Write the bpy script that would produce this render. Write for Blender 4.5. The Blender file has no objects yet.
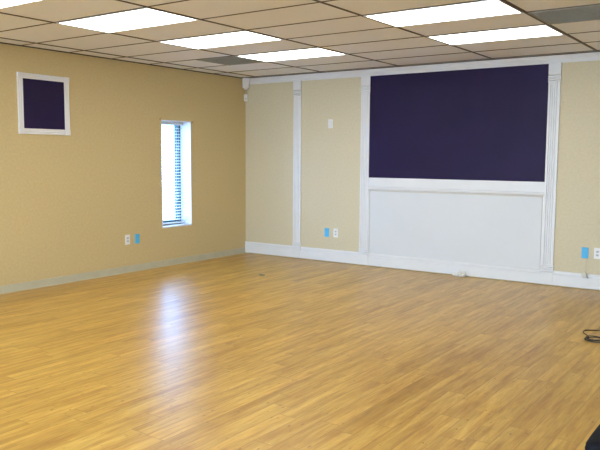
import bpy, bmesh, math, random
from mathutils import Vector, Matrix
random.seed(7)
S = bpy.context.scene
COL = S.collection

# ------------------------------------------------------------------ camera
cam_data = bpy.data.cameras.new('camera')
cam = bpy.data.objects.new('camera', cam_data)
COL.objects.link(cam)
S.camera = cam
FW = Vector((-0.57264344, 0.81408232, -0.09669265))
RT = Vector((0.81755905, 0.57581255, 0.00609133))
UP = Vector((-0.06063568, 0.07556379, 0.99529565))
m = Matrix((RT, UP, -FW)).transposed().to_4x4()
m.translation = Vector((6.88487, -8.33694, 1.48045))
cam.matrix_world = m
cam_data.sensor_width = 36.0
cam_data.lens = 704.81 / 600 * 36.0
cam_data.clip_end = 200

# ------------------------------------------------------------------ world: pale overcast daylight
W = bpy.data.worlds.new('world')
S.world = W
W.use_nodes = True
bg = W.node_tree.nodes['Background']
bg.inputs[0].default_value = (0.58, 0.78, 1.0, 1)
bg.inputs[1].default_value = 23.0
LAMP_STRENGTH = 5.0
LAMP_COLOUR = (0.97, 1.0, 1.0)

S.view_settings.view_transform = 'Standard'
S.view_settings.look = 'None'
S.view_settings.gamma = 1
S.view_settings.use_curve_mapping = False
S.view_settings.exposure = 0.17

# ------------------------------------------------------------------ dimensions (metres)
H = 2.649
X1, Y1 = 9.8, -12.2            # right and rear walls
TEES = [0.282, 1.430, 2.617, 3.853, 5.019, 6.22, 7.42, 8.62]      # main runners
R0 = 0.721                      # first cross tee from the back wall
ROW = 0.6096
WY0, WY1, WZ0, WZ1 = -1.742, -1.182, 0.515, 1.953                 # slit window


def portal(name, loc, rot, sx, sy):
    l = bpy.data.lights.new(name, 'AREA')
    l.shape = 'RECTANGLE'
    l.size, l.size_y = sx, sy
    l.cycles.is_portal = True
    o = bpy.data.objects.new(name, l)
    COL.objects.link(o)
    o.location = loc
    o.rotation_euler = rot
    return o


REAR_WINDOWS = [(1.2, 4.4), (5.4, 8.6)]  # unseen openings, added to bring cool daylight from behind the camera
RZ0, RZ1 = 0.40, 2.45
portal('daylight_portal', (-0.26, (WY0 + WY1) / 2, (WZ0 + WZ1) / 2), (0, -math.pi / 2, 0), WZ1 - WZ0, WY1 - WY0)
for a, b in REAR_WINDOWS:
    portal('daylight_portal', ((a + b) / 2, Y1 - 0.26, (RZ0 + RZ1) / 2), (math.pi / 2, 0, 0), b - a, RZ1 - RZ0)


# ------------------------------------------------------------------ mesh helpers
def box(bm, x0, x1, y0, y1, z0, z1, bev=0.0):
    t = bmesh.new()
    bmesh.ops.create_cube(t, size=1)
    for v in t.verts:
        v.co = Vector(((x0 + x1) / 2 + v.co.x * (x1 - x0), (y0 + y1) / 2 + v.co.y * (y1 - y0), (z0 + z1) / 2 + v.co.z * (z1 - z0)))
    if bev:
        bmesh.ops.bevel(t, geom=t.edges[:], offset=bev, segments=2, affect='EDGES', profile=0.6)
    merge(bm, t)


def merge(bm, t):
    me = bpy.data.meshes.new('tmp')
    t.to_mesh(me)
    t.free()
    bm.from_mesh(me)
    bpy.data.meshes.remove(me)


def prism(bm, pts, fn, a, b):
    """extrude 2-D outline pts between a and b; fn(u, v, w) gives the 3-D point"""
    lo = [bm.verts.new(fn(u, v, a)) for u, v in pts]
    hi = [bm.verts.new(fn(u, v, b)) for u, v in pts]
    n = len(pts)
    fs = [bm.faces.new((lo[i], lo[(i + 1) % n], hi[(i + 1) % n], hi[i])) for i in range(n)]
    fs.append(bm.faces.new(lo[::-1]))
    fs.append(bm.faces.new(hi))
    bmesh.ops.recalc_face_normals(bm, faces=fs)


def tube(bm, pts, r, seg=8, closed=False):
    pts = [Vector(p) for p in pts]
    n = len(pts)
    rings = []
    up = Vector((0, 0, 1))
    for i, p in enumerate(pts):
        if closed:
            d = pts[(i + 1) % n] - pts[i - 1]
        else:
            d = pts[min(i + 1, n - 1)] - pts[max(i - 1, 0)]
        d.normalize()
        a = d.cross(up)
        if a.length < 0.05:
            a = d.cross(Vector((1, 0, 0)))
        a.normalize()
        b = d.cross(a)
        rr = r[i] if isinstance(r, (list, tuple)) else r
        rings.append([bm.verts.new(p + (a * math.cos(t) + b * math.sin(t)) * rr) for t in [2 * math.pi * k / seg for k in range(seg)]])
    fs = []
    for i in range(n if closed else n - 1):
        A, B = rings[i], rings[(i + 1) % n]
        for k in range(seg):
            fs.append(bm.faces.new((A[k], A[(k + 1) % seg], B[(k + 1) % seg], B[k])))
    if not closed:
        fs.append(bm.faces.new(rings[0]))
        fs.append(bm.faces.new(rings[-1]))
    bmesh.ops.recalc_face_normals(bm, faces=fs)


def spline(P, n=10):
    P = [Vector(p) for p in P]
    out = []
    for i in range(len(P) - 1):
        p0, p1, p2, p3 = P[max(i - 1, 0)], P[i], P[i + 1], P[min(i + 2, len(P) - 1)]
        for k in range(n):
            t = k / n
            out.append(0.5 * ((2 * p1) + (p2 - p0) * t + (2 * p0 - 5 * p1 + 4 * p2 - p3) * t * t + (-p0 + 3 * p1 - 3 * p2 + p3) * t ** 3))
    out.append(P[-1])
    return out


def obj(name, bm, mat, parent=None, smooth=False):
    me = bpy.data.meshes.new(name)
    org = Vector((0, 0, 0))
    if parent is None and bm.verts:
        xs = [v.co for v in bm.verts]
        org = Vector((sum(c.x for c in xs) / len(xs), sum(c.y for c in xs) / len(xs), min(c.z for c in xs)))
        for v in bm.verts:
            v.co -= org
    bm.to_mesh(me)
    bm.free()
    me.materials.append(mat)
    if smooth:
        for p in me.polygons:
            p.use_smooth = True
    o = bpy.data.objects.new(name, me)
    COL.objects.link(o)
    if parent is not None:
        # vertices were given in world space: keep them there whatever the parent
        pl = Vector(parent.location)
        pp = parent.parent
        while pp is not None:
            pl = pl + Vector(pp.location)
            pp = pp.parent
        for v in me.vertices:
            v.co -= pl
        o.parent = parent
    else:
        o.location = org
    return o


def tag(o, label, cat, group=None, kind=None):
    o['label'] = label
    o['category'] = cat
    if group:
        o['group'] = group
    if kind:
        o['kind'] = kind
    return o


def thing(name, label, cat, loc, group=None):
    o = bpy.data.objects.new(name, None)
    o.empty_display_size = 0.05
    COL.objects.link(o)
    o.location = loc
    return tag(o, label, cat, group)


def struct(name, bm, mat, label, cat, parent=None):
    o = obj(name, bm, mat, parent)
    if parent is None:
        o['kind'] = 'structure'
        o['label'] = label
        o['category'] = cat
    return o


# ------------------------------------------------------------------ materials
def new_mat(name):
    mt = bpy.data.materials.new(name)
    mt.use_nodes = True
    nt = mt.node_tree
    return mt, nt, nt.nodes['Principled BSDF']


def N(nt, typ, **kw):
    n = nt.nodes.new(typ)
    for k, v in kw.items():
        setattr(n, k, v)
    return n


def ramp(nt, fac, stops):
    r = N(nt, 'ShaderNodeValToRGB')
    e = r.color_ramp.elements
    while len(e) < len(stops):
        e.new(0.5)
    for i, (p, c) in enumerate(stops):
        e[i].position = p
        e[i].color = (*c, 1) if len(c) == 3 else c
    nt.links.new(fac, r.inputs[0])
    return r.outputs[0]


def mapping(nt, scale, coord='Object'):
    tc = N(nt, 'ShaderNodeTexCoord')
    mp = N(nt, 'ShaderNodeMapping')
    mp.inputs['Scale'].default_value = scale
    nt.links.new(tc.outputs[coord], mp.inputs[0])
    return mp.outputs[0]


def noise(nt, vec, scale, detail=2, rough=0.5):
    n = N(nt, 'ShaderNodeTexNoise')
    n.inputs['Scale'].default_value = scale
    n.inputs['Detail'].default_value = detail
    n.inputs['Roughness'].default_value = rough
    nt.links.new(vec, n.inputs['Vector'])
    return n.outputs[0]


def mixc(nt, fac, a, b, mode='MIX'):
    mx = N(nt, 'ShaderNodeMix', data_type='RGBA', blend_type=mode)
    for s, v in ((0, fac), (6, a), (7, b)):
        if isinstance(v, (int, float)):
            mx.inputs[s].default_value = v
        elif isinstance(v, tuple):
            mx.inputs[s].default_value = (*v, 1)
        else:
            nt.links.new(v, mx.inputs[s])
    return mx.outputs[2]


def speckled(name, c, rough=0.6, var=0.06, scale=12, bump=0.0, bscale=200, spec=0.5):
    mt, nt, p = new_mat(name)
    v = mapping(nt, (1, 1, 1))
    lo = tuple(x * (1 - var) for x in c)
    hi = tuple(min(1, x * (1 + var)) for x in c)
    nt.links.new(ramp(nt, noise(nt, v, scale, 4), [(0.3, lo), (0.7, hi)]), p.inputs['Base Color'])
    p.inputs['Roughness'].default_value = rough
    p.inputs['Specular IOR Level'].default_value = spec
    if bump:
        b = N(nt, 'ShaderNodeBump')
        b.inputs['Strength'].default_value = bump
        b.inputs['Distance'].default_value = 0.002
        nt.links.new(noise(nt, v, bscale, 3), b.inputs['Height'])
        nt.links.new(b.outputs[0], p.inputs['Normal'])
    return mt


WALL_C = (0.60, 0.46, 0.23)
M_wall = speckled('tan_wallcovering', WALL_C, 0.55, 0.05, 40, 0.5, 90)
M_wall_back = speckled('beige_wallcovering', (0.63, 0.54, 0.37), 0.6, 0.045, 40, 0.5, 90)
M_white = speckled('white_gloss_paint', (0.76, 0.745, 0.76), 0.4, 0.015, 5)
M_whitepanel = speckled('white_panel_paint', (0.68, 0.68, 0.70), 0.5, 0.02, 1.5)
M_purple = speckled('dark_purple_paint', (0.018, 0.010, 0.050), 0.5, 0.12, 2.0, 0.3, 120, 0.18)
M_cove = speckled('grey_green_vinyl', (0.50, 0.46, 0.33), 0.5, 0.05, 6)
M_tee = speckled('backlit_dark_grid', (0.055, 0.032, 0.022), 0.5, 0.1, 20)  # backlit darkness of the tees put into their colour
M_plastic = speckled('white_plastic', (0.82, 0.80, 0.80), 0.35, 0.01, 8)
M_slot = speckled('dull_ivory_plastic', (0.55, 0.54, 0.56), 0.5, 0.01, 8)  # plain duller tone for sockets, switch surround, plug face and lens
M_hole = speckled('dark_socket_hole', (0.12, 0.12, 0.12), 0.6, 0.01, 8)
M_blue = speckled('sky_blue_plastic', (0.085, 0.46, 0.80), 0.45, 0.03, 30)
M_beige = speckled('aged_ivory_plastic', (0.66, 0.60, 0.50), 0.45, 0.02, 20)
M_vent = speckled('dull_grey_grille', (0.34, 0.34, 0.31), 0.6, 0.08, 30)
M_ventback = speckled('grey_duct_board', (0.20, 0.20, 0.18), 0.8, 0.08, 10)
M_alu = speckled('grey_window_metal', (0.05, 0.10, 0.11), 0.4, 0.05, 20)
M_slat = speckled('white_slat', (0.78, 0.80, 0.80), 0.5, 0.01, 5)
M_cable = speckled('dark_cable_rubber', (0.035, 0.03, 0.02), 0.45, 0.05, 30)
M_bag = speckled('black_nylon', (0.006, 0.007, 0.012), 0.75, 0.3, 60, 0.8, 500, 0.15)
M_bagtrim = speckled('black_webbing', (0.010, 0.011, 0.016), 0.7, 0.2, 80, 0, 200, 0.2)
M_paper = speckled('crumpled_tissue', (0.78, 0.75, 0.70), 0.8, 0.04, 30)
M_debris = speckled('grey_green_scrap', (0.22, 0.23, 0.16), 0.8, 0.2, 60)
M_brass = speckled('tan_metal', (0.45, 0.28, 0.14), 0.45, 0.1, 40)
M_asphalt = speckled('pale_concrete', (0.55, 0.56, 0.57), 0.9, 0.1, 1.5)

# ceiling tiles
M_tile, nt, p = new_mat('ceiling_tile')
v = mapping(nt, (1, 1, 1))
f1 = noise(nt, v, 160, 3, 0.7)
c = ramp(nt, f1, [(0.30, (0.60, 0.56, 0.52)), (0.40, (0.83, 0.84, 0.90)), (0.8, (0.86, 0.88, 0.95))])
nt.links.new(c, p.inputs['Base Color'])
p.inputs['Roughness'].default_value = 0.9

# wood laminate floor: planks run along y
M_floor, nt, p = new_mat('beech_laminate')
tc = N(nt, 'ShaderNodeTexCoord')
sep = N(nt, 'ShaderNodeSeparateXYZ')
nt.links.new(tc.outputs['Object'], sep.inputs[0])


def mth(op, a, b=None, c=None):
    n = N(nt, 'ShaderNodeMath', operation=op)
    for i, q in enumerate((a, b, c)):
        if q is None:
            continue
        if isinstance(q, (int, float)):
            n.inputs[i].default_value = q
        else:
            nt.links.new(q, n.inputs[i])
    return n.outputs[0]


def cells(width, length):
    """row index, column index and edge distances of a staggered plank pattern"""
    u = mth('DIVIDE', sep.outputs[0], width)
    iu = mth('FLOOR', u)
    wn = N(nt, 'ShaderNodeTexWhiteNoise', noise_dimensions='1D')
    nt.links.new(iu, wn.inputs['W'])
    vv = mth('ADD', mth('DIVIDE', sep.outputs[1], length), mth('MULTIPLY', wn.outputs[0], 7.3))
    iv = mth('FLOOR', vv)
    cb = N(nt, 'ShaderNodeCombineXYZ')
    nt.links.new(iu, cb.inputs[0])
    nt.links.new(iv, cb.inputs[1])
    w2 = N(nt, 'ShaderNodeTexWhiteNoise', noise_dimensions='2D')
    nt.links.new(cb.outputs[0], w2.inputs['Vector'])
    eu = mth('MULTIPLY', mth('SUBTRACT', 0.5, mth('ABSOLUTE', mth('SUBTRACT', mth('FRACT', u), 0.5))), width)
    ev = mth('MULTIPLY', mth('SUBTRACT', 0.5, mth('ABSOLUTE', mth('SUBTRACT', mth('FRACT', vv), 0.5))), length)
    return w2.outputs[0], mth('MINIMUM', eu, ev), cb.outputs[0]


tone, edge, idx = cells(0.127, 1.22)
tone2, edge2, _ = cells(0.0635, 0.74)
# grain: noise stretched along y, shifted plank by plank
mp = N(nt, 'ShaderNodeVectorMath', operation='MULTIPLY')
nt.links.new(tc.outputs['Object'], mp.inputs[0])
mp.inputs[1].default_value = (1.0, 0.085, 1)
sh = N(nt, 'ShaderNodeVectorMath', operation='MULTIPLY_ADD')
nt.links.new(idx, sh.inputs[0])
sh.inputs[1].default_value = (3.7, 5.1, 0)
nt.links.new(mp.outputs[0], sh.inputs[2])
g1 = noise(nt, sh.outputs[0], 22, 5, 0.62)
g2 = noise(nt, sh.outputs[0], 95, 3, 0.6)
# knots and flecks
mk = N(nt, 'ShaderNodeVectorMath', operation='MULTIPLY')
nt.links.new(tc.outputs['Object'], mk.inputs[0])
mk.inputs[1].default_value = (1.0, 0.30, 1)
kn = noise(nt, mk.outputs[0], 60, 1, 0.4)
base = ramp(nt, g1, [(0.30, (0.42, 0.215, 0.040)), (0.5, (0.56, 0.33, 0.066)), (0.70, (0.665, 0.44, 0.108))])
tonec = ramp(nt, tone, [(0.0, (0.86, 0.82, 0.74)), (0.5, (0.98, 0.98, 0.98)), (1.0, (1.07, 1.07, 1.07))])
tonec2 = ramp(nt, tone2, [(0.0, (0.90, 0.88, 0.85)), (1.0, (1.05, 1.05, 1.05))])
c = mixc(nt, 1.0, base, tonec, 'MULTIPLY')
c = mixc(nt, 1.0, c, tonec2, 'MULTIPLY')
c = mixc(nt, 1.0, c, ramp(nt, g2, [(0.3, (0.86, 0.84, 0.80)), (0.6, (1.03, 1.03, 1.03))]), 'MULTIPLY')
c = mixc(nt, ramp(nt, kn, [(0.22, (0.80,) * 3), (0.30, (0.0,) * 3)]), c, (0.17, 0.075, 0.022))
c = mixc(nt, ramp(nt, edge, [(0.0006, (0.55,) * 3), (0.0022, (0.0,) * 3)]), c, (0.22, 0.10, 0.03))
nt.links.new(c, p.inputs['Base Color'])
p.inputs['Specular IOR Level'].default_value = 0.5
rg = noise(nt, tc.outputs['Object'], 3.0, 3, 0.6)
rr = N(nt, 'ShaderNodeMapRange')
rr.inputs['To Min'].default_value = 0.31
rr.inputs['To Max'].default_value = 0.37
nt.links.new(rg, rr.inputs[0])
nt.links.new(rr.outputs[0], p.inputs['Roughness'])
bp = N(nt, 'ShaderNodeBump')
bp.inputs['Strength'].default_value = 0.06
bp.inputs['Distance'].default_value = 0.001
nt.links.new(mth('ADD', g1, mth('MULTIPLY', mth('MINIMUM', edge, 0.003), 200)), bp.inputs['Height'])
nt.links.new(bp.outputs[0], p.inputs['Normal'])

# lamp diffuser and glass
M_lamp, nt, p = new_mat('lit_diffuser')
p.inputs['Base Color'].default_value = (0.9, 0.9, 0.9, 1)
vo = N(nt, 'ShaderNodeTexVoronoi')
vo.inputs['Scale'].default_value = 70
nt.links.new(mapping(nt, (1, 1, 1)), vo.inputs['Vector'])
nt.links.new(ramp(nt, vo.outputs[0], [(0, tuple(x * 0.94 for x in LAMP_COLOUR)), (1, LAMP_COLOUR)]), p.inputs['Emission Color'])
p.inputs['Emission Strength'].default_value = LAMP_STRENGTH

M_glass = bpy.data.materials.new('window_glass')
M_glass.use_nodes = True
nt = M_glass.node_tree
nt.nodes.clear()
tr = N(nt, 'ShaderNodeBsdfTransparent')
tr.inputs[0].default_value = (0.93, 0.97, 0.98, 1)
gl = N(nt, 'ShaderNodeBsdfGlossy')
gl.inputs['Roughness'].default_value = 0.02
mx = N(nt, 'ShaderNodeMixShader')
out = N(nt, 'ShaderNodeOutputMaterial')
mx.inputs[0].default_value = 0.05
nt.links.new(tr.outputs[0], mx.inputs[1])
nt.links.new(gl.outputs[0], mx.inputs[2])
nt.links.new(mx.outputs[0], out.inputs[0])

M_daylight_glass = M_glass.copy()
M_daylight_glass.name = 'daylight_blue_glass'
for n_ in M_daylight_glass.node_tree.nodes:
    if n_.type == 'BSDF_TRANSPARENT':
        n_.inputs[0].default_value = (0.68, 0.82, 1.0, 1)  # blue of the daylight put into the glass colour, for a bluer floor reflection

# ------------------------------------------------------------------ room shell
T = 0.25
bm = bmesh.new()
box(bm, -T, X1 + T, Y1 - T, T, -0.15, 0)
struct('floor', bm, M_floor, 'glossy honey-coloured wood laminate plank floor', 'floor')
bm = bmesh.new()
box(bm, -T, X1 + T, Y1 - T, T, H, H + 0.15)
struct('ceiling', bm, M_tile, 'suspended ceiling of off-white acoustic tiles', 'ceiling')

bm = bmesh.new()
box(bm, 0, X1 + T, 0, T, 0, H)
struct('wall_back', bm, M_wall_back, 'beige back wall with white pilasters', 'wall')
bm = bmesh.new()
box(bm, -T, 0, Y1 - T, WY0, 0, H)
box(bm, -T, 0, WY1, T, 0, H)
box(bm, -T, 0, WY0, WY1, 0, WZ0)
box(bm, -T, 0, WY0, WY1, WZ1, H)
struct('wall_left', bm, M_wall, 'tan left wall with a narrow window', 'wall')
bm = bmesh.new()
box(bm, X1, X1 + T, Y1 - T, 0, 0, H)
struct('wall_right', bm, M_wall, 'tan right wall outside the picture', 'wall')
bm = bmesh.new()
xs = [0] + [q for w in REAR_WINDOWS for q in w] + [X1]
for a, b in zip(xs[0::2], xs[1::2]):
    box(bm, a, b, Y1 - T, Y1, 0, H)
for a, b in REAR_WINDOWS:
    box(bm, a, b, Y1 - T, Y1, 0, RZ0)
    box(bm, a, b, Y1 - T, Y1, RZ1, H)
struct('wall_rear', bm, M_wall, 'tan rear wall with added wide windows behind the viewer', 'wall')
bm = bmesh.new()
box(bm, -30, 40, -42, 30, -0.62, -0.5)
struct('ground', bm, M_asphalt, 'pale concrete ground outside the window', 'ground')

# ceiling grid of tees, coloured dark for their backlit look
bm = bmesh.new()
for i, x in enumerate(TEES):
    w = 0.013 if i == 4 else 0.009
    box(bm, x - w, x + w, Y1, 0, H - 0.007, H)
y = -R0
while y > Y1:
    box(bm, 0, X1, y - 0.0055, y + 0.0055, H - 0.005, H)
    y -= ROW
box(bm, 0, X1, -0.12, -0.105, H - 0.005, H)
box(bm, 0, 0.014, Y1, 0, H - 0.012, H)
box(bm, 0.014, X1, -0.050, -0.034, H - 0.010, H)
struct('trim_1', bm, M_tee, 'thin metal grid between the ceiling tiles, coloured dark as if backlit', 'ceiling grid')

# crown board
bm = bmesh.new()
prof = [(0, 2.552), (-0.014, 2.552), (-0.014, 2.575), (-0.020, 2.580), (-0.020, 2.612), (-0.026, 2.620), (-0.034, H), (0, H)]
for a, b in ((0.0, 4.742), (4.744, X1)):
    prism(bm, prof, lambda u, v, w: (w, u, v), a, b)
struct('trim_2', bm, M_white, 'white crown moulding along the top of the back wall', 'moulding')

# baseboard back
PIL = [(0.906, 1.036), (2.026, 2.158), (4.496, 4.628)]
bm = bmesh.new()
prof = [(0, 0.012), (-0.020, 0.012), (-0.020, 0.130), (-0.006, 0.132), (-0.006, 0.142), (-0.017, 0.146), (-0.016, 0.160), (-0.009, 0.176), (0, 0.176)]
edges = [0.0] + [q for pq in PIL for q in pq] + [X1]
for a, b in zip(edges[0::2], edges[1::2]):
    prism(bm, prof, lambda u, v, w: (w, u, v), a, b)
struct('baseboard_back', bm, M_white, 'tall white baseboard along the back wall', 'baseboard')
# vinyl cove base, left wall
bm = bmesh.new()
prof = [(0, 0), (0.014, 0), (0.009, 0.004), (0.005, 0.012), (0.004, 0.080), (0.002, 0.085), (0, 0.085)]
prism(bm, prof, lambda u, v, w: (u, w, v), Y1, -0.021)
struct('baseboard_left', bm, M_cove, 'low grey-green vinyl cove base along the left wall', 'baseboard')

# fluted pilasters
LBL = ['narrow white fluted pilaster nearest the room corner', 'white fluted pilaster on the left side of the dark purple panel', 'white fluted pilaster on the right side of the dark purple panel']
for k, (a, b) in enumerate(PIL):
    bm = bmesh.new()
    w = b - a
    pts = [(0, 0), (0, -0.019)]
    nf = 4
    mrg = 0.018
    fw = (w - 2 * mrg) / nf
    for i in range(nf):
        s = mrg + i * fw
        for t in range(7):
            th = math.pi * t / 6
            pts.append((s + fw * 0.14 + fw * 0.72 * (1 - math.cos(th)) / 2, -0.019 + 0.012 * math.sin(th)))
    pts += [(w, -0.019), (w, 0)]
    prism(bm, pts, lambda u, v, z, a=a: (a + u, v, z), 0.235, 2.345)
    e = 0.004
    box(bm, a - e, b + e, -0.026, 0, 0.012, 0.150, 0.002)
    box(bm, a - e, b + e, -0.024, 0, 2.43, 2.555, 0.002)
    for z0 in (0.150, 2.340):
        for j in range(3):
            z = z0 + j * 0.0285
            rp = [(0, z), (-0.017, z)] + [(-0.017 - 0.015 * math.sin(math.pi * t / 6), z + 0.003 + 0.022 * t / 6) for t in range(7)] + [(-0.017, z + 0.028), (0, z + 0.028)]
            prism(bm, rp, lambda u, v, x: (x, u, v), a - e, b + e)
    struct('trim_%d' % (k + 3), bm, M_white, LBL[k], 'pilaster')

# panels between pilasters 2 and 3
PA, PB = PIL[1][1], PIL[2][0]
bm = bmesh.new()
box(bm, PA, PB, -0.0115, -0.0005, 1.204, 2.551)
tag(obj('painted_panel', bm, M_purple), 'large dark purple painted rectangle framed by white moulding on back wall', 'wall panel')
bm = bmesh.new()
box(bm, PA + 0.022, PB - 0.022, -0.012, -0.0005, 0.178, 1.024)
tag(obj('wainscot_panel', bm, M_whitepanel), 'wide plain white panel below the dark purple rectangle', 'wall panel')
bm = bmesh.new()
box(bm, PA, PB, -0.014, 0, 1.088, 1.204, 0.001)
prof = [(0, 1.030), (-0.010, 1.030), (-0.014, 1.040), (-0.026, 1.052), (-0.030, 1.068), (-0.028, 1.078), (-0.020, 1.082), (-0.006, 1.083), (-0.006, 1.089), (0, 1.089)]
prism(bm, prof, lambda u, v, w: (w, u, v), PA, PB)
struct('trim_6', bm, M_white, 'white chair rail between purple and white panels', 'moulding')
bm = bmesh.new()
for a in (PA, PB - 0.016):
    box(bm, a, a + 0.016, -0.014, 0, 0.176, 1.03, 0.002)
struct('trim_7', bm, M_white, 'thin white edge strips of the white panel', 'moulding')

# ------------------------------------------------------------------ window with reveal, frame and glass
bm = bmesh.new()
t = 0.010
box(bm, -0.25, 0.002, WY0, WY0 + t, WZ0, WZ1)
box(bm, -0.25, 0.002, WY1 - t, WY1, WZ0, WZ1)
box(bm, -0.25, 0.002, WY0 + t, WY1 - t, WZ1 - t, WZ1)
win = struct('window_1', bm, M_white, 'narrow tall window with white reveal in the left wall', 'window')
bm = bmesh.new()
box(bm, -0.19, 0.006, WY0 + t, WY1 - t, WZ0, WZ0 + 0.016, 0.002)
obj('window_sill', bm, M_white, win)
bm = bmesh.new()
f = 0.045
for a, b in ((WY0 + t, WY0 + t + f), (WY1 - t - f, WY1 - t)):
    box(bm, -0.245, -0.195, a, b, WZ0, WZ1 - t)
box(bm, -0.245, -0.195, WY0 + t, WY1 - t, WZ0, WZ0 + 0.085)
box(bm, -0.245, -0.195, WY0 + t, WY1 - t, WZ1 - t - f, WZ1 - t)
box(bm, -0.240, -0.215, WY1 - t - f - 0.035, WY1 - t - f - 0.017, WZ0 + 0.06, WZ1 - t - f)
obj('window_frame', bm, M_alu, win)
bm = bmesh.new()
box(bm, -0.224, -0.219, WY0 + t + f - 0.003, WY1 - t - f + 0.003, WZ0 + 0.057, WZ1 - t - f + 0.003)
obj('glass', bm, M_daylight_glass, win)
for i, (a, b) in enumerate(REAR_WINDOWS):
    bm = bmesh.new()
    nb = 3
    for j in range(nb + 1):
        x = a + 0.03 + (b - a - 0.06) * j / nb
        box(bm, x - 0.03, x + 0.03, Y1 - 0.20, Y1 - 0.12, RZ0, RZ1)
    for z in (RZ0 + 0.03, RZ1 - 0.03):
        box(bm, a, b, Y1 - 0.20, Y1 - 0.12, z - 0.03, z + 0.03)
    w_ = struct('window_%d' % (i + 2), bm, M_white, 'unseen wide white-framed window added in the rear wall, %s' % ('left bay', 'right bay')[i], 'window')
    bm = bmesh.new()
    box(bm, a + 0.03, b - 0.03, Y1 - 0.164, Y1 - 0.158, RZ0 + 0.03, RZ1 - 0.03)
    obj('glass', bm, M_glass, w_)

# venetian blind
bl = thing('venetian_blind', 'white horizontal-slat venetian blind hanging inside the narrow window', 'blind', (-0.155, (WY0 + WY1) / 2, WZ0 + 0.016))
ya, yb = WY0 + t + 0.008, WY1 - t - 0.008
bm = bmesh.new()
box(bm, -0.178, -0.132, ya, yb, WZ1 - t - 0.042, WZ1 - t - 0.002, 0.003)
obj('head_rail', bm, M_slat, bl)
bm = bmesh.new()
z = WZ0 + 0.085
while z < WZ1 - 0.075:
    pr = []
    for k in range(7):
        u = -1 + 2 * k / 6
        pr.append((-0.155 + 0.020 * u, z + 0.0035 * (1 - u * u) - 0.004 * u))
    pr += [(x_, z_ - 0.0012) for x_, z_ in pr[::-1]]
    prism(bm, pr, lambda u, v, w: (u, w, v), ya, yb)
    z += 0.0405
obj('slats', bm, M_slat, bl)
bm = bmesh.new()
box(bm, -0.176, -0.134, ya, yb, WZ0 + 0.030, WZ0 + 0.048, 0.003)
obj('bottom_rail', bm, M_slat, bl)
for yy in (ya + 0.09, yb - 0.09):
    bm = bmesh.new()
    for xx in (-0.177, -0.133):
        tube(bm, [(xx, yy, WZ0 + 0.04), (xx, yy, WZ1 - 0.045)], 0.0012, 6)
    obj('ladder_cord', bm, M_slat, bl)
bm = bmesh.new()
tube(bm, [(-0.110, yb - 0.040, WZ0 + 0.026), (-0.085, yb - 0.022, WZ0 + 0.07), (-0.070, yb - 0.004, WZ0 + 0.125)], 0.007, 8)
obj('tilt_wand', bm, M_slat, bl, True)

# small brackets at the window's top corners
for yy, zz, lb in ((WY0 - 0.018, WZ1 + 0.004, 'small tan metal hook at the upper left window corner'), (WY1 + 0.020, WZ1 - 0.012, 'small tan metal hook at the upper right window corner')):
    bm = bmesh.new()
    box(bm, 0, 0.004, yy - 0.010, yy + 0.010, zz - 0.016, zz + 0.016, 0.0015)
    tube(bm, spline([(0.003, yy, zz + 0.004), (0.020, yy, zz), (0.028, yy, zz + 0.008), (0.024, yy, zz + 0.016)], 5), 0.003, 8)
    tag(obj('wall_hook', bm, M_brass), lb, 'hook')

# ------------------------------------------------------------------ framed purple square on the left wall
fr_ = thing('framed_panel', 'small dark purple square in a white moulded frame on left wall', 'framed panel', (0, -3.503, 1.707))
oy0, oy1, oz0, oz1 = -3.829, -3.177, 1.707, 2.361
iy0, iy1, iz0, iz1 = -3.768, -3.243, 1.768, 2.302
bm = bmesh.new()
box(bm, 0, 0.010, iy0, iy1, iz0, iz1)
obj('panel', bm, M_purple, fr_)
bm = bmesh.new()


def cas(w):
    return [(0, 0), (0.017, 0), (0.020, 0.15 * w), (0.014, 0.3 * w), (0.019, 0.5 * w), (0.014, 0.7 * w), (0.018, 0.88 * w), (0.016, w), (0, w)]


prism(bm, cas(iz0 - oz0), lambda u, v, w: (u, w, oz0 + v), iy0, iy1)
prism(bm, cas(oz1 - iz1), lambda u, v, w: (u, w, iz1 + v), iy0, iy1)
prism(bm, cas(iy0 - oy0), lambda u, v, w: (u, oy0 + v, w), iz0, iz1)
prism(bm, cas(oy1 - iy1), lambda u, v, w: (u, iy1 + v, w), iz0, iz1)
obj('frame', bm, M_white, fr_)
for y0, y1 in ((oy0, iy0), (iy1, oy1)):
    for z0, z1 in ((oz0, iz0), (iz1, oz1)):
        bm = bmesh.new()
        box(bm, 0, 0.024, y0 - 0.001, y1 + 0.001, z0 - 0.001, z1 + 0.001, 0.002)
        box(bm, 0.023, 0.027, y0 + 0.012, y1 - 0.012, z0 + 0.012, z1 - 0.012, 0.0018)
        obj('corner_block', bm, M_white, fr_)


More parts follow.
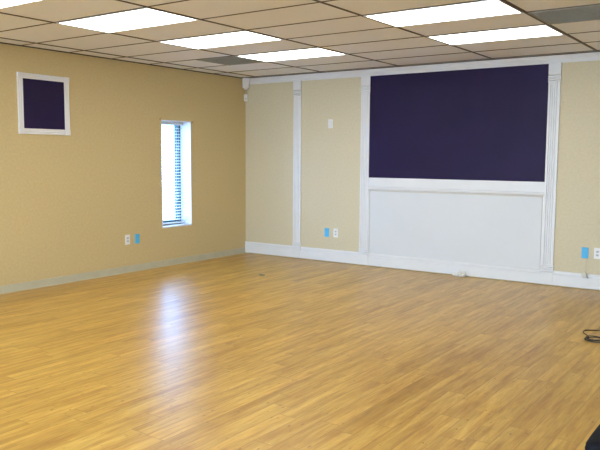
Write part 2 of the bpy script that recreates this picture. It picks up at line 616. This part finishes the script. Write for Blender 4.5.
# ------------------------------------------------------------------ wall plates
def plate(kind, side, c, z, label, group=None):
    """side 'left': on x=0 facing +x, c is y.  side 'back': on y=0 facing -y, c is x."""
    if side == 'left':
        P = lambda a, d, h: (d, c - a, z + h)
    else:
        P = lambda a, d, h: (c + a, -d, z + h)

    def pb(bm, a0, a1, d0, d1, h0, h1, bev=0):
        A, B = P(a0, d0, h0), P(a1, d1, h1)
        box(bm, *sorted((A[0], B[0])), *sorted((A[1], B[1])), *sorted((A[2], B[2])), bev)
    names = {'outlet': 'power_outlet', 'switch': 'light_switch', 'blue': 'blue_cover_plate', 'jack': 'phone_jack'}
    cats = {'outlet': 'power outlet', 'switch': 'light switch', 'blue': 'wall plate', 'jack': 'phone jack'}
    t = thing(names[kind], label, cats[kind], P(0, 0, -0.062), group)
    bm = bmesh.new()
    pb(bm, -0.037, 0.037, 0, 0.007, -0.062, 0.062, 0.0025)
    obj('cover', bm, M_blue if kind == 'blue' else M_plastic, t)
    if kind == 'outlet':
        for h in (-0.020, 0.020):
            bm = bmesh.new()
            pts = [(0.017 * math.cos(q), 0.0145 * max(-0.85, min(0.85, math.sin(q)))) for q in [2 * math.pi * k / 24 for k in range(24)]]
            prism(bm, pts, lambda u, v, w: P(u, w, h + v), 0.006, 0.009)
            so = obj('socket', bm, M_slot, t)
            bm = bmesh.new()
            for a, hh in ((-0.0065, 0.006), (0.0065, 0.005)):
                pb(bm, a - 0.0012, a + 0.0012, 0.0085, 0.0095, h - hh + 0.003, h + hh + 0.002)
            pb(bm, -0.002, 0.002, 0.0085, 0.0095, h - 0.010, h - 0.006)
            obj('slot', bm, M_hole, so)
    elif kind == 'switch':
        bm = bmesh.new()
        pb(bm, -0.017, 0.017, 0.006, 0.0085, -0.034, 0.034, 0.001)
        obj('surround', bm, M_slot, t)
        bm = bmesh.new()
        pb(bm, -0.013, 0.013, 0.008, 0.014, -0.030, 0.030, 0.002)
        obj('rocker', bm, M_plastic, t)
    elif kind == 'jack':
        bm = bmesh.new()
        pb(bm, -0.008, 0.008, 0.006, 0.009, -0.008, 0.008, 0.001)
        obj('socket', bm, M_slot, t)
    if kind == 'blue':
        for h in (-0.042, 0.042):
            bm = bmesh.new()
            pts = [(0.0035 * math.cos(q), 0.0035 * math.sin(q)) for q in [2 * math.pi * k / 12 for k in range(12)]]
            prism(bm, pts, lambda u, v, w: P(u, w, h + v), 0.006, 0.008)
            obj('screw', bm, M_blue, t)
    return t


plate('outlet', 'left', -2.344, 0.420, 'white power outlet on tan left wall, beside a blue plate')
plate('blue', 'left', -2.184, 0.417, 'light blue cover plate on tan left wall near the window')
plate('blue', 'back', 1.488, 0.413, 'light blue cover plate on back wall between the two left pilasters')
plate('outlet', 'back', 1.637, 0.415, 'white power outlet on back wall between the two left pilasters')
plate('switch', 'back', 1.531, 1.937, 'white switch plate high on back wall between two pilasters')
plate('blue', 'back', 4.972, 0.415, 'light blue cover plate on back wall right of the white panel')
plate('outlet', 'back', 5.105, 0.418, 'white power outlet at the picture right edge on back wall')

# cable stub hanging from the right-hand blue plate down to the baseboard
t = thing('hanging_plug', 'ivory plug hanging on thin wire below the right blue cover plate', 'plug', (4.985, -0.02, 0.125))
bm = bmesh.new()
box(bm, 4.955, 5.012, -0.062, -0.022, 0.150, 0.190, 0.006)
box(bm, 4.970, 4.998, -0.055, -0.028, 0.186, 0.206, 0.005)
obj('plug_body', bm, M_beige, t)
bm = bmesh.new()
box(bm, 4.972, 5.022, -0.075, -0.034, 0.136, 0.151, 0.003)
obj('plug_face', bm, M_slot, t)
bm = bmesh.new()
tube(bm, spline([(4.984, -0.009, 0.352), (4.990, -0.010, 0.31), (4.986, -0.016, 0.26), (4.983, -0.034, 0.225), (4.984, -0.042, 0.203)], 8), 0.0022, 8)
obj('wire', bm, M_beige, t, True)

# crumpled tissue at the foot of the white panel
bm = bmesh.new()
bmesh.ops.create_icosphere(bm, subdivisions=3, radius=1)
rnd = random.Random(4)
for v_ in bm.verts:
    c_ = v_.co.copy()
    k = 0.72 + 0.28 * math.sin(c_.x * 7 + c_.y * 5) * math.cos(c_.z * 6 + c_.x * 4) + rnd.uniform(-0.22, 0.22)
    z_ = c_.z * 0.055 * k + 0.036
    if c_.x < -0.1:
        z_ *= 0.6
    v_.co = Vector((3.512 + c_.x * 0.100 * k, -0.070 + c_.y * 0.040 * k, max(0.0, z_)))
tag(obj('crumpled_tissue', bm, M_paper), 'crumpled white tissue on floor against the baseboard below white panel', 'tissue')

# scrap on the floor
bm = bmesh.new()
bmesh.ops.create_icosphere(bm, subdivisions=2, radius=1)
for v_ in bm.verts:
    c_ = v_.co.copy()
    k = 1 + rnd.uniform(-0.25, 0.25)
    v_.co = Vector((1.50 + c_.x * 0.045 * k, -1.50 + c_.y * 0.02 * k, max(0.0, 0.006 + c_.z * 0.010 * k)))
tag(obj('debris_scrap', bm, M_debris), 'small grey-green scrap lying on wood floor near the back corner', 'scrap')

# ------------------------------------------------------------------ motion sensor in the corner
d = Vector((1, -1, 0)).normalized()
n = Vector((1, 1, 0)).normalized()
t = thing('motion_sensor', 'white motion sensor on a bracket high in the room corner', 'motion sensor', (0.0, 0.0, 2.36))


def cor(a, dd, z):
    q = d * dd + n * a
    return (q.x, q.y, z)


bm = bmesh.new()
prof = [(0.0, 2.640), (0.075, 2.640), (0.082, 2.60), (0.075, 2.555), (0.050, 2.50), (0.030, 2.475), (0.0, 2.475)]
A = [bm.verts.new(cor(-0.052 * (1 if z > 2.56 else 0.55), 0.052 + u * 0.9, z)) for u, z in prof]
B = [bm.verts.new(cor(0.052 * (1 if z > 2.56 else 0.55), 0.052 + u * 0.9, z)) for u, z in prof]
fs = [bm.faces.new((A[i], A[(i + 1) % 7], B[(i + 1) % 7], B[i])) for i in range(7)] + [bm.faces.new(A[::-1]), bm.faces.new(B)]
bmesh.ops.recalc_face_normals(bm, faces=fs)
bmesh.ops.bevel(bm, geom=bm.edges[:], offset=0.006, segments=2, affect='EDGES')
obj('housing', bm, M_plastic, t, False)
bm = bmesh.new()
prism(bm, [(-0.05, 0.05), (0.05, 0.05), (0.0, 0.0)], lambda u, v, w: cor(u, v + 0.001, w), 2.50, 2.63)
obj('bracket', bm, M_plastic, t)
bm = bmesh.new()
tube(bm, [cor(0, 0.010, 2.50), cor(0, 0.016, 2.455), cor(0, 0.024, 2.40)], 0.004, 8)
obj('wire', bm, M_beige, t)
t2 = thing('sensor_box', 'small white box mounted in the corner below the motion sensor', 'sensor', (0.0, 0.0, 2.36))
bm = bmesh.new()
prism(bm, [(-0.026, 0.050), (0.026, 0.050), (0.026, 0.027), (0.0, 0.001), (-0.026, 0.027)], lambda u, v, w: cor(u, v, w), 2.305, 2.405)
obj('housing', bm, M_plastic, t2)
bm = bmesh.new()
prism(bm, [(-0.009, 0.0525), (0.009, 0.0525), (0.009, 0.049), (-0.009, 0.049)], lambda u, v, w: cor(u, v, w), 2.33, 2.35)
obj('lens', bm, M_slot, t2)


# ------------------------------------------------------------------ ceiling fixtures
def row_y(k):           # k = 0 is the cross tee nearest the back wall
    return -R0 - ROW * k


LIGHTS = []


def troffer(x0, x1, y0, y1, label):
    t = thing('ceiling_light', label, 'ceiling light', ((x0 + x1) / 2, (y0 + y1) / 2, H - 0.010), 'fluorescent ceiling lights')
    bm = bmesh.new()
    w = 0.014
    box(bm, x0, x1, y0, y0 + w, H - 0.009, H - 0.0005)
    box(bm, x0, x1, y1 - w, y1, H - 0.009, H - 0.0005)
    box(bm, x0, x0 + w, y0 + w, y1 - w, H - 0.009, H - 0.0005)
    box(bm, x1 - w, x1, y0 + w, y1 - w, H - 0.009, H - 0.0005)
    obj('frame', bm, M_white, t)
    bm = bmesh.new()
    box(bm, x0 + w, x1 - w, y0 + w, y1 - w, H - 0.006, H - 0.001)
    obj('diffuser', bm, M_lamp, t)


TL = {(1, 1): 'lit ceiling light farthest back, beside the small grey ceiling vent',
      (1, 3): 'lit ceiling light in left column, second from the back wall',
      (1, 5): 'large lit ceiling light in left column, third from the back wall',
      (1, 7): 'lit ceiling light cut by the top left picture corner',
      (3, 1): 'lit ceiling light above the purple panel, nearer the back wall',
      (3, 3): 'lit ceiling light above the purple panel, cut by the picture top'}
for ci in (1, 3, 5, 7):
    for rk in (1, 3, 5, 7, 9, 12, 15):
        if (ci == 5 and rk < 9) or (ci == 7 and rk < 7) or (ci == 3 and rk == 5):
            continue
        x0, x1 = TEES[ci] + 0.010, (TEES[ci + 1] if ci < 7 else 9.6) - 0.010
        if ci == 3:
            x1 -= 0.004
        y1, y0 = row_y(rk) - 0.007, row_y(rk + 1) + 0.007
        troffer(x0, x1, y0, y1, TL.get((ci, rk), 'lit ceiling light outside the picture, column %s, %s' % ({1: 'one', 3: 'two', 5: 'three', 7: 'four'}[ci], {1: 'first row', 3: 'second row', 5: 'third row', 7: 'fourth row', 9: 'fifth row', 12: 'sixth row', 15: 'last row'}[rk])))


def vent(x0, x1, y0, y1, label):
    t = thing('ceiling_vent', label, 'ceiling vent', ((x0 + x1) / 2, (y0 + y1) / 2, H - 0.012), 'grey ceiling vents')
    bm = bmesh.new()
    box(bm, x0, x1, y0, y1, H - 0.002, H - 0.0005)
    obj('backing', bm, M_ventback, t)
    bm = bmesh.new()
    w = 0.022
    box(bm, x0, x1, y0, y0 + w, H - 0.011, H - 0.002, 0.001)
    box(bm, x0, x1, y1 - w, y1, H - 0.011, H - 0.002, 0.001)
    box(bm, x0, x0 + w, y0 + w, y1 - w, H - 0.011, H - 0.002, 0.001)
    box(bm, x1 - w, x1, y0 + w, y1 - w, H - 0.011, H - 0.002, 0.001)
    obj('frame', bm, M_vent, t)
    bm = bmesh.new()
    nx = int((x1 - x0 - 2 * w) / 0.022)
    for k in range(1, nx):
        x = x0 + w + (x1 - x0 - 2 * w) * k / nx
        box(bm, x - 0.001, x + 0.001, y0 + w, y1 - w, H - 0.009, H - 0.002)
    ny = int((y1 - y0 - 2 * w) / 0.022)
    for k in range(1, ny):
        y = y0 + w + (y1 - y0 - 2 * w) * k / ny
        box(bm, x0 + w, x1 - w, y - 0.001, y + 0.001, H - 0.009, H - 0.002)
    obj('grille', bm, M_vent, t)


vent(0.825, TEES[1] - 0.010, row_y(2) + 0.006, row_y(1) - 0.006, 'small square grey ceiling vent near the room corner')
vent(TEES[4] + 0.014, TEES[5] - 0.010, row_y(3) + 0.006, row_y(2) - 0.006, 'long grey ceiling vent at the right edge of the picture')

# ------------------------------------------------------------------ dark cable on the floor, right
bm = bmesh.new()
r = 0.0038
path = [(6.3, -1.75, r), (6.0, -1.86, r), (5.60, -1.965, r), (5.50, -2.01, r), (5.465, -2.045, r), (5.475, -2.13, r), (5.52, -2.20, r), (5.548, -2.262, r)]
cx, cy = 5.618, -2.345
for k in range(0, 37):
    a = math.pi * 0.80 + 2 * math.pi * k / 13
    rad = 0.072 + 0.006 * math.sin(k * 1.3)
    path.append((cx + rad * math.cos(a) * 1.05, cy + rad * math.sin(a), r + 0.0085 * (k / 13)))
path += [(5.73, -2.30, 0.02), (5.85, -2.26, r), (6.1, -2.22, r), (6.4, -2.15, r)]
tube(bm, spline(path, 4), r, 8)
tag(obj('coiled_cable', bm, M_cable, None, True), 'thin dark cable coiled on the wood floor near right edge', 'cable')

# ------------------------------------------------------------------ black bag, bottom right corner
bagc = Vector((6.428, -5.150, 0.0))
t = thing('black_bag', 'black soft bag standing on floor in the bottom right corner', 'bag', bagc)


def pillow(bm, hx, hy, z0, z1, e1, e2, wob=0.012):
    nu, nv = 22, 36
    sg = lambda q, e: math.copysign(abs(q) ** e, q)
    rings = []
    for i in range(1, nu):
        ph = -math.pi / 2 + math.pi * i / nu
        ring = []
        for j in range(nv):
            th = 2 * math.pi * j / nv
            cu, cv, cw = sg(math.cos(ph), e1) * sg(math.cos(th), e2), sg(math.cos(ph), e1) * sg(math.sin(th), e2), sg(math.sin(ph), e1)
            q = 1 + wob * math.sin(4 * th + 5 * cw) + wob * 0.6 * math.sin(9 * th - 4 * cw)
            ring.append(bm.verts.new((bagc.x + cu * hx * q, bagc.y + cv * hy * q, (z0 + z1) / 2 + (z1 - z0) / 2 * cw)))
        rings.append(ring)
    for i in range(len(rings) - 1):
        for j in range(nv):
            bm.faces.new((rings[i][j], rings[i][(j + 1) % nv], rings[i + 1][(j + 1) % nv], rings[i + 1][j]))
    bm.faces.new(rings[0][::-1])
    bm.faces.new(rings[-1])
    bmesh.ops.recalc_face_normals(bm, faces=bm.faces[:])


bm = bmesh.new()
pillow(bm, 0.198, 0.150, 0.0, 0.275, 0.22, 0.16)
obj('body', bm, M_bag, t, True)
bm = bmesh.new()
pillow(bm, 0.210, 0.160, 0.225, 0.300, 0.45, 0.16, 0.006)
obj('top_flap', bm, M_bag, t, True)
bm = bmesh.new()
tube(bm, [(bagc.x + 0.206 * math.copysign(abs(math.cos(a)) ** 0.16, math.cos(a)), bagc.y + 0.157 * math.copysign(abs(math.sin(a)) ** 0.16, math.sin(a)), 0.240) for a in [2 * math.pi * (k + 0.5) / 48 for k in range(48)]], 0.005, 8, True)
obj('piping', bm, M_bagtrim, t, True)
bm = bmesh.new()
tube(bm, spline([(bagc.x - 0.06, bagc.y, 0.300), (bagc.x - 0.04, bagc.y, 0.325), (bagc.x + 0.08, bagc.y, 0.335), (bagc.x + 0.12, bagc.y, 0.300)], 8), 0.008, 8)
obj('handle', bm, M_bagtrim, t, True)
